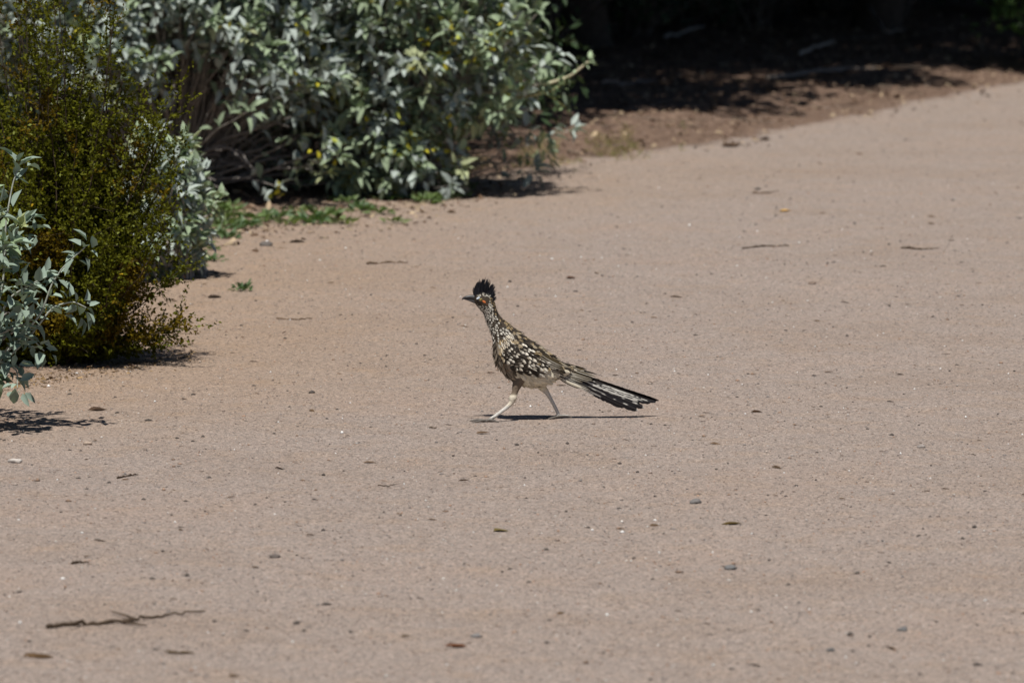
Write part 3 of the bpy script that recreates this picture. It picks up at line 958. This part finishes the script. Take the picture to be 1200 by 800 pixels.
NS, NT = 145, 48
fine = catmull(SEC, NS)
th = np.arange(NT) / NT * 2 * np.pi
top = np.stack([(fine[:, 0] - 400) * U, np.zeros(NS), (728 - fine[:, 1]) * U], -1)
bot = np.stack([(fine[:, 2] - 400) * U, np.zeros(NS), (728 - fine[:, 3]) * U], -1)
cen = (top + bot) / 2
SURF = cen[:, None] + np.cos(th)[None, :, None] * (top - cen)[:, None] + np.sin(th)[None, :, None] * (fine[:, 4] * U)[:, None, None] * np.array([0, 1, 0])
dS = np.gradient(SURF, axis=0)
dT = np.roll(SURF, -1, 1) - np.roll(SURF, 1, 1)
NRM = nrm(np.cross(dT, dS))
if (NRM[70, NT // 4] @ np.array([0, 1, 0])) < 0: NRM = -NRM

bird = empty('roadrunner', (0, 0, 0))
# skin: loft + legs + toes, fused into one surface
g = Geo()
i = np.arange(NS - 1)[:, None] * NT
j = np.arange(NT)[None]; k = (j + 1) % NT
g.add(SURF.reshape(-1, 3), np.stack([i + j, i + k, i + k + NT, i + j + NT], -1).reshape(-1, 4), (0, 0, 0))
for e, row in ((0, 0), (NS - 1, NS - 1)):
    g.add(np.vstack([SURF[row], cen[row]]), np.array([[q, (q + 1) % NT, NT] for q in range(NT)]), (0, 0, 0))


def limb(pts, rad):
    A = np.array([[*loc2(p[0], p[1], p[2]), r_ * U] for p, r_ in zip(pts, rad)])
    B = catmull(A, len(A) * 6)
    g.tube(B[:, :3], B[:, 3], (0, 0, 0), 12)


# far leg, stepping forward ; near leg, pushing off behind (y<0 is towards the camera)
limb([(330, 505, -24), (300, 556, -24), (286, 595, -30), (276, 622, -34), (262, 650, -38), (206, 692, -44), (156, 722, -50), (146, 724, -52)],
     [38, 24, 15, 19, 11, 8.5, 8, 8])
limb([(380, 520, 30), (418, 560, 28), (428, 580, 28), (447, 602, 28), (470, 640, 28), (496, 690, 28), (505, 714, 28)],
     [44, 30, 20, 13, 9, 8.5, 8])


def toe(x, z, y, pts, r_=6.5):
    limb([(x, z, y)] + pts, [r_, r_ * .9, r_ * .75, r_ * .45][:len(pts) + 1])


fz = 724
FY, RY = -36, 40
for pts in ([(135, fz - 4, -30), (112, fz - 1, -42), (88, fz + 1, -50)], [(130, fz - 5, -2), (105, fz - 2, 4), (84, fz + 1, 4)],
            [(185, fz - 5, -28), (202, fz - 2, -44), (216, fz + 1, -56)], [(182, fz - 5, 4), (198, fz - 2, 18), (212, fz + 1, 28)]):
    toe(146, fz - 2, -14 + FY, [(a_ - 14, b_, y_ + FY) for a_, b_, y_ in pts])
for pts in ([(468, fz - 4, -30), (450, fz - 2, -42), (432, fz + 1, -52)], [(470, fz - 4, 4), (452, fz - 2, 12), (436, fz + 1, 16)],
            [(512, fz - 10, -26), (532, fz - 10, -34), (548, fz - 3, -40)], [(510, fz - 8, 4), (528, fz - 5, 16), (542, fz + 1, 22)]):
    toe(505, fz - 6, -12 + RY, [(a_ + 15, b_, y_ + RY) for a_, b_, y_ in pts])
tmp_me = g.mesh('tmp', True)
tmp = bpy.data.objects.new('tmp', tmp_me); COL.objects.link(tmp)
rm = tmp.modifiers.new('r', 'REMESH'); rm.mode = 'VOXEL'; rm.voxel_size = .0014; rm.use_smooth_shade = True
sm = tmp.modifiers.new('s', 'SMOOTH'); sm.factor = .5; sm.iterations = 3
dg = bpy.context.evaluated_depsgraph_get()
body = bpy.data.meshes.new_from_object(tmp.evaluated_get(dg))
bpy.data.objects.remove(tmp); bpy.data.meshes.remove(tmp_me)
body.name = 'body'
n = len(body.vertices)
co = np.empty(n * 3, np.float32); body.vertices.foreach_get('co', co); co = co.reshape(-1, 3)
sx = co[:, 0] / U + 400; sz = 728 - co[:, 2] / U; sy = co[:, 1] / U


def smst(a, b, x):
    t = np.clip((x - a) / (b - a), 0, 1); return t * t * (3 - 2 * t)


def mixc(a, b, t): return a * (1 - t[:, None]) + b * t[:, None]


c = np.tile(np.array((.055, .042, .03)), (n, 1))
c = mixc(c, np.array((.62, .56, .43)), smst(470, 500, sz - (sx < 290) * 30))         # cream underparts
c = mixc(c, np.array((.20, .15, .10)), smst(290, 250, sx) * smst(400, 440, sz) * smst(640, 560, sz))    # shade painted into the brown of lower breast and thigh
c = mixc(c, np.array((.17, .13, .095)), (smst(350, 320, sx) * smst(505, 535, sz) * smst(628, 606, sz)))  # brown front thigh, darkened by painted shade of the body
c = mixc(c, np.array((.62, .56, .45)), smst(598, 612, sz) * (sx < 330) * smst(668, 645, sz))
c = mixc(c, np.array((.56, .54, .50)), np.maximum(smst(645, 665, sz) * (sx < 330), smst(580, 610, sz) * (sx > 330)))
c = mixc(c, np.array((.15, .135, .12)), smst(704, 716, sz))
a_ = body.color_attributes.new('tint', 'FLOAT_COLOR', 'POINT')
cc = np.ones((n, 4), np.float32); cc[:, :3] = c
a_.data.foreach_set('color', cc.ravel())
body.materials.clear()
body_o = link('body', body, M_SKIN, bird)

# feathers
FR = np.array([0, .2, .45, .7, .88, 1.0])
FP = np.array([.30, .75, 1.0, .95, .68, .12])
FC = np.array([-1, -.5, 0, .5, 1.0])


def pattern(kind, rng):
    v, c_ = np.meshgrid(FR, FC, indexing='ij')
    e = np.abs(c_)
    dark = np.array((.020, .015, .010)); buff = np.array((.36, .265, .14)); white = np.array((.70, .66, .57)); olive = np.array((.060, .043, .020))
    cream = np.array((.66, .60, .47))
    j_ = rng.uniform(.8, 1.2)
    def M(a, b, t): return a * (1 - t[..., None]) + b * t[..., None]
    if kind == 'head': o_ = M(dark, white * .8, (e < .6) * (v > .62) * .9 * (rng.random() < .6))
    elif kind == 'neck': o_ = M(dark * 1.3, white * .85, ((e < .6) & (v > .55)) * 1.0)
    elif kind == 'neckback': o_ = M(dark, buff, ((e < .6) & (v > .5)) * .9 * (rng.random() < .6))
    elif kind == 'breast': o_ = M(dark * 2, M(buff * 1.25, white, np.full_like(v, rng.random())), (e > .4) * 1.0)
    elif kind == 'mantle': o_ = M(dark * 1.4, M(buff, white, np.full_like(v, rng.random() * .5)), ((e > .4) & (v > .3)) * .85 * (rng.random() < .5))
    elif kind == 'covert': o_ = M(dark * 1.3, M(white, buff, np.full_like(v, rng.random() * .35)), ((v > rng.uniform(.5, .8)) & (np.abs(c_ - rng.choice([-.5, 0, 0, .5])) < rng.choice([.3, .6, 1.1]))) * (rng.random() < .9))
    elif kind == 'flight': o_ = M(dark * 1.1, white, ((c_ < -.8)) * .9)
    elif kind == 'flightw': o_ = M(dark * 1.1, white, (c_ < -.3) * 1.0)
    elif kind == 'olive': o_ = M(olive, white, (c_ < -.8) * .75)
    elif kind == 'olive2': o_ = M(olive * .8, white, ((e > .8) & (v > .15)) * .75)
    elif kind == 'tailtop': o_ = M(M(olive, np.array((.016, .015, .017)), smst(.35, .6, v)), white, (e > .8) * (v < .8) * .55)
    elif kind == 'tail': o_ = M(np.array((.014, .013, .015)), white, ((c_ < -.8) & (v < .9)) * .85)
    elif kind == 'tailtip': o_ = M(np.array((.011, .011, .013)), white, ((v > .97)) * .4 + ((c_ < -.8) & (v < .55)) * .6)
    elif kind == 'belly': o_ = np.tile(cream, v.shape + (1,)) * .95
    elif kind == 'lower': o_ = np.tile(np.array((.19, .155, .115)) * rng.choice([.45, 1.0, 1.25]), v.shape + (1,))  # greyish beige breast feathers with shade painted in
    elif kind == 'crest': o_ = np.tile(np.array((.009, .009, .014)), v.shape + (1,))
    return (np.broadcast_to(o_, v.shape + (3,)) * j_).reshape(-1, 3)


i = np.arange(5)[:, None] * 5 + np.arange(4)[None]
FF = np.stack([i, i + 1, i + 6, i + 5], -1).reshape(-1, 4)


def feather(g, P0, P1, N, W, kind, rng, lift=.1, arch=.25, bend=0.0):
    D_ = P1 - P0; L = np.linalg.norm(D_); T = D_ / L
    B = nrm(np.cross(N, T)); N = np.cross(T, B)
    v, c_ = np.meshgrid(FR, FC, indexing='ij'); v = v.ravel(); c_ = c_.ravel()
    pr = np.interp(v, FR, FP)
    V = P0 + T * (v * L)[:, None] + B * (c_ * pr * W)[:, None] + N * (lift * v * L - arch * c_ ** 2 * W + bend * v * v * L)[:, None]
    g.add(V, FF, pattern(kind, rng))


rng = np.random.default_rng(77)
gp = Geo()
s_arc = np.concatenate([[0], np.cumsum(np.linalg.norm(np.diff(SURF[:, NT // 4], axis=0), axis=1))])
pos = .002
while pos < s_arc[-1]:
    q = np.interp(pos, s_arc, np.arange(NS)); sec = q / (NS - 1) * (len(SEC) - 1)
    Lf = np.interp(sec, [0, 3, 5, 8, 11, 14, 18], [.0045, .006, .009, .015, .021, .026, .028])
    Wf = Lf * np.interp(sec, [0, 5, 9, 18], [.30, .26, .24, .26])
    i0 = min(int(q), NS - 2); f = q - i0
    ring = SURF[i0] * (1 - f) + SURF[i0 + 1] * f
    per = np.linalg.norm(np.roll(ring, -1, 0) - ring, axis=1).sum()
    if sec > 8: Wf *= .78
    m = max(6, int(per / (Wf * 1.55)))
    a0 = rng.random()
    for r_ in range(m):
        a = ((r_ + a0) / m + rng.normal(0, .12 / m)) % 1.0
        jf = a * NT; j0 = int(jf) % NT; j1 = (j0 + 1) % NT; fj = jf - int(jf)
        P0 = ring[j0] * (1 - fj) + ring[j1] * fj
        N = NRM[i0, j0]; T = nrm(dS[i0, j0])
        ct = math.cos(a * 2 * math.pi)         # 1 = back, -1 = belly
        X_, Z_ = P0[0] / U + 400, 728 - P0[2] / U
        lenk, wk, lf = Lf, Wf, .10
        if sec < 4.0:
            if X_ < 106 or (108 < X_ < 158 and 142 < Z_ < 182 and abs(ct) < .8): continue
            kind = 'head' if ct > -.5 else 'neck'
        elif sec < 8.5: kind = 'neck' if ct < .45 else 'neckback'
        elif sec < 11:
            kind = 'mantle' if ct > .45 else ('breast' if ct > -.72 else 'lower')
            if Z_ > 415 and X_ < 232: kind = 'lower'
        elif ct > .35: kind = 'mantle'
        elif Z_ > 462 or ct < -.2:
            kind = 'belly' if X_ > 262 + rng.normal(0, 8) else 'lower'
            lf = .02
            if X_ > 285: wk *= 1.2
        else: kind = 'mantle'
        if sec > 16.5: kind = 'olive' if ct > 0 else 'belly'; lf = .02
        T = nrm(T - N * (T @ N) + rng.normal(0, .10, 3))
        feather(gp, P0 - N * .0006, P0 + T * lenk * rng.uniform(.85, 1.15), N, wk, kind, rng, lift=lf)
    pos += Lf * .40
link('plumage', gp.mesh('plumage'), M_FEATHER, bird)

# surface lookup for wings
SX = SURF[:, :, 0].ravel() / U + 400; SZ = 728 - SURF[:, :, 2].ravel() / U
pos_side = (SURF[:, :, 1].ravel() > -1e-6)
SYv = SURF[:, :, 1].ravel(); NV = NRM.reshape(-1, 3)


def surf(x, z):
    d = (SX - x) ** 2 + (SZ - z) ** 2 + (~pos_side) * 1e9
    k = np.argsort(d)[:5]; w = 1 / (d[k] + 1); w /= w.sum()
    return (SYv[k] * w).sum(), nrm((NV[k] * w[:, None]).sum(0))


e = np.array([.902, .432]); f_ = np.array([.432, -.902]); O = np.array([222, 398.])


def wing(side):
    rng = np.random.default_rng(90)
    g = Geo(); h = Geo()
    def P(u, v, out=0.0, ymin=24):
        q = O + e * u + f_ * v
        y, N = surf(*q)
        y = max(y, ymin * U)
        p = loc2(q[0], q[1]); p[1] = y
        p = p + N * out
        return p, N
    flip = np.array([1, side, 1])
    # flight feathers first (deepest layer): near the lower edge they are edged white
    nf = 11
    for k in range(nf):
        t = k / (nf - 1)
        u0, v0 = 118 + 55 * t, -34 + 92 * t
        u1, v1 = 334 - 40 * t - (8 if k % 2 else 0), 0 + 52 * t
        if k < 2: u1 -= 60 * (1 - k)
        p0, N = P(u0, v0, .002 + .0006 * k); p1, N1 = P(u1, v1, .002 + .0006 * k, 30)
        feather(h, p0 * flip, p1 * flip, nrm(N + N1 + np.array([0, 0, .2])) * flip, 11.5 * U * (side and 1), ('flightw', 'flight', 'flightw', 'flight')[k % 4] if t < .5 else 'olive', rng, lift=0, arch=.2)
    # greater, median and lesser coverts, from the back forward so the front rows overlap
    us = np.arange(172, 2, -18)
    for r_, u in enumerate(us):
        lo = np.interp(u, [0, 30, 57, 107, 183], [-12, -38, -50, -48, -26])
        hi = np.interp(u, [0, 68, 184], [45, 86, 82])
        ln_ = np.interp(u, [0, 60, 170], [26, 36, 56]); w_ = np.interp(u, [0, 60, 170], [8, 10.5, 12]) * rng.uniform(.9, 1.1)
        vs = np.arange(lo + (r_ % 2) * w_ * .8, hi, w_ * 1.5)
        for v in vs:
            wq = w_ * (1 - .38 * np.clip((v - lo) / (hi - lo + 1), 0, 1))
            v = v + rng.normal(0, 2.2); uu = u + rng.normal(0, 4.0)
            p0, N = P(uu, v, .0045); p1, N1 = P(uu + ln_, v + (5 if v < 0 else -6) + rng.normal(0, 1.5), .0055)
            kd = 'covert' if v < hi - 26 or rng.random() < .3 else 'mantle'
            feather(g, p0 * flip, p1 * flip, N * flip, wq * U, kd, rng, lift=.05)
    root = link('wing', g.mesh('wing'), M_FEATHER, bird)
    link('flight_feathers', h.mesh('flight_feathers'), M_FEATHER, root)


wing(1); wing(-1)

# tail: ten long feathers stacked like a folded fan, and their coverts
g = Geo()
rngt = np.random.default_rng(5)
tail_parts = []
TF = [  # base x,z  tip x,z  y base, y tip, width, kind, normal tilt
    (520, 480, 980, 648, 3, 3, 17, 'tailtop', 1.6),
    (518, 484, 963, 655, 8, 9, 18, 'tailtop', .9),
    (515, 492, 936, 658, 12, 15, 18, 'tail', .5),
    (512, 502, 905, 680, 15, 20, 18, 'tailtip', .3),
    (510, 512, 874, 692, 16, 24, 17, 'tailtip', .2),
    (508, 518, 810, 676, 14, 22, 15, 'tailtip', .1)]
for side in (1, -1):
    for k, (x0, z0, x1, z1, y0, y1, w_, kd, tl) in enumerate(TF):
        if side == -1 and k == 0: x1 -= 14; z1 += 3
        g = Geo()
        N = nrm(np.array([0.1, side, tl]))
        # finer long feather: split into barbed strip with shaft
        P0, P1 = loc2(x0, z0, side * y0), loc2(x1, z1, side * y1)
        W = w_ * U
        T = nrm(P1 - P0); L = np.linalg.norm(P1 - P0)
        B = nrm(np.cross(N, T)); N = np.cross(T, B)
        if B[2] > 0: cs = -1
        else: cs = 1
        nv, nc = 40, 9
        v, c_ = np.meshgrid(np.linspace(0, 1, nv), np.linspace(-1, 1, nc), indexing='ij')
        pr = np.interp(v, [0, .15, .6, .9, .97, 1], [.25, .6, 1, .9, .6, .1])
        sag = -.03 * L * np.sin(v * math.pi) * .4
        V = P0 + T * (v * L)[..., None] + B * (c_ * pr * W + rngt.normal(0, .0006, v.shape) * (np.abs(c_) > .9))[..., None] + N * (-.25 * c_ ** 2 * W)[..., None]
        V[..., 2] += sag
        ed = (c_ * cs > .70)           # lower / outer edge
        base_c = np.array((.013, .012, .014)); ol = np.array((.075, .052, .024)); wh = np.array((.60, .58, .53))
        c3 = np.tile(base_c, v.shape + (1,))
        if kd == 'tailtop':
            c3 = c3 * smst(.18, .42, v)[..., None] + ol * (1 - smst(.18, .42, v))[..., None]
            m_ = (ed & (v < .9)) | ((c_ * cs < -.9) & (v < .35))
            c3 = np.where(m_[..., None], wh * .75, c3)
        elif kd == 'tail':
            c3 = np.where((ed & (v < .82))[..., None], wh, c3)
            bars = (np.sin(v * 60 + k) > .55) & (c_ * cs > .2) & (v > .35) & (v < .85)
            c3 = np.where(bars[..., None], wh * .8, c3)
        else:
            m_ = ((c_ * cs > .5) & (v < .52)) | (v > .975)
            c3 = np.where(m_[..., None], wh * .9, c3)
            bars = (np.sin(v * 45 + k * 2) > .6) & (c_ * cs < -.2) & (v > .4) & (v < .9)
            c3 = np.where(bars[..., None], wh * .7, c3)
        q = np.arange(nv - 1)[:, None] * nc + np.arange(nc - 1)[None]
        FQ = np.stack([q, q + 1, q + nc + 1, q + nc], -1).reshape(-1, 4)
        g.add(V.reshape(-1, 3), FQ, c3.reshape(-1, 3))
        sh = P0 + T * (np.linspace(0, .97, 12) * L)[:, None]; sh[:, 2] += -.012 * L * np.sin(np.linspace(0, .97, 12) * math.pi)
        g.tube(sh + N * .0006, np.linspace(.0011, .0004, 12), (.05, .04, .035), 4)
        link('tail_feather', g.mesh('tail_feather'), M_FEATHER, bird)
g = Geo()
for side in (1, -1):
    for q in range(30):
        t = rngt.random(); a_ = rngt.random()
        x0, z0 = 470 + 60 * t + rngt.normal(0, 4), np.interp(a_, [0, 1], [446, 520]) + 26 * t
        x1, z1 = x0 + 105 + 40 * (1 - a_) + rngt.normal(0, 8), z0 + 50 + rngt.normal(0, 4)
        y = 5 + 20 * a_ ** .6 + t * 2
        feather(g, loc2(x0, z0, side * y), loc2(x1, z1, side * (y + 3 + t * 3)), nrm(np.array([.1, side, 1.1 - a_])), rngt.uniform(6, 8.5) * U,
                ('olive2' if a_ < .6 else ('flightw' if rngt.random() < .6 else 'belly')), rngt, lift=0)
link('tail_coverts', g.mesh('tail_coverts'), M_FEATHER, bird)

# crest
g = Geo()
rngc = np.random.default_rng(8)
for k in range(480):
    t = rngc.random()
    bx, bz = np.interp(t, [0, .5, 1], [98, 132, 180]), np.interp(t, [0, .5, 1], [145, 138, 172])
    tx, tz = np.interp(t, [0, .3, .5, .75, 1], [96, 120, 156, 196, 204]), np.interp(t, [0, .3, .5, .75, 1], [100, 72, 56, 92, 160])
    sc_ = rngc.uniform(.35, 1.05)
    y = rngc.normal(0, 9)
    p0 = loc2(bx, bz, np.clip(y, -18, 18)); p1 = loc2(bx + (tx - bx) * sc_ + rngc.normal(0, 3), bz + (tz - bz) * sc_ + rngc.normal(0, 3), y * .8 + rngc.normal(0, 3))
    feather(g, p0, p1, nrm(np.array([0, 1.0, 0]) + rngc.normal(0, .3, 3)), rngc.uniform(1.1, 2.3) * U, 'crest', rngc, lift=0, arch=.2, bend=rngc.normal(0, .06))
link('crest', g.mesh('crest'), M_FEATHER, bird)

# beak: upper and lower mandible
g = Geo()
up = catmull(np.array([[*loc2(108, 152), 15 * U], [*loc2(94, 149), 12 * U], [*loc2(76, 147), 9.5 * U], [*loc2(58, 149), 7 * U], [*loc2(46, 154), 4 * U], [*loc2(41, 161), 1.2 * U]]), 24)
g.tube(up[:, :3], up[:, 3], np.array((.035, .034, .036)), 12)
link('upper_beak', g.mesh('upper_beak', True), M_BEAK, bird)
g = Geo()
lo_ = catmull(np.array([[*loc2(108, 168), 11 * U], [*loc2(93, 165), 8.5 * U], [*loc2(76, 160), 6 * U], [*loc2(60, 157), 3.5 * U], [*loc2(51, 157), 1 * U]]), 20)
g.tube(lo_[:, :3], lo_[:, 3], np.array((.075, .072, .07)), 12)
link('lower_beak', g.mesh('lower_beak', True), M_BEAK, bird)


def ball(c, r, col, sc3=(1, 1, 1), rotz=0.0):
    th_, ph = np.meshgrid(np.arange(16) / 16 * 2 * np.pi, np.linspace(.02, np.pi - .02, 11))
    V = np.stack([np.cos(th_) * np.sin(ph), np.sin(th_) * np.sin(ph), np.cos(ph)], -1).reshape(-1, 3) * np.array(sc3) * r
    ca, sa = math.cos(rotz), math.sin(rotz)     # turn in the x-z plane
    V = np.stack([V[:, 0] * ca - V[:, 2] * sa, V[:, 1], V[:, 0] * sa + V[:, 2] * ca], -1) + c
    F = np.array([[i * 16 + j, i * 16 + (j + 1) % 16, (i + 1) * 16 + (j + 1) % 16, (i + 1) * 16 + j] for i in range(10) for j in range(16)])
    return V, F, col


for side in (1, -1):
    g = Geo(); yy, _ = surf(125, 160); yy = yy / U
    g.add(*ball(loc2(114, 151, side * (yy - 1)), 9 * U, (.60, .66, .72), (1.05, .40, .55), .45))
    g.add(*ball(loc2(126, 160, side * (yy - 1)), 12 * U, (.07, .06, .055), (1.0, .35, .9)))
    g.add(*ball(loc2(142, 168, side * (yy + .8)), 9.5 * U, (.58, .17, .05), (1.1, .35, .6), -.6))
    g.add(*ball(loc2(154, 179, side * (yy + .3)), 6.5 * U, (.48, .15, .06), (1.0, .35, .5), -.8))
    link('eye_patch', g.mesh('eye_patch', True), M_SKIN, bird)
    g = Geo()
    g.add(*ball(loc2(126, 159, side * (yy - 1)), 8 * U, (.30, .22, .05), (1, .9, 1)))
    eo = link('eye', g.mesh('eye', True), M_EYE, bird)
    g = Geo()
    g.add(*ball(loc2(126, 159, side * (yy + 2.2)), 5 * U, (.004, .004, .004), (1, .9, 1)))
    link('pupil', g.mesh('pupil', True), M_EYE, eo)

bird.location = (BIRD[0], BIRD[1], float(gz(BIRD[0], BIRD[1])) + .0005)
bird.rotation_euler = (0, 0, R(10))
tag(bird, 'streaky brown roadrunner with raised black crest striding left across the path', 'bird')
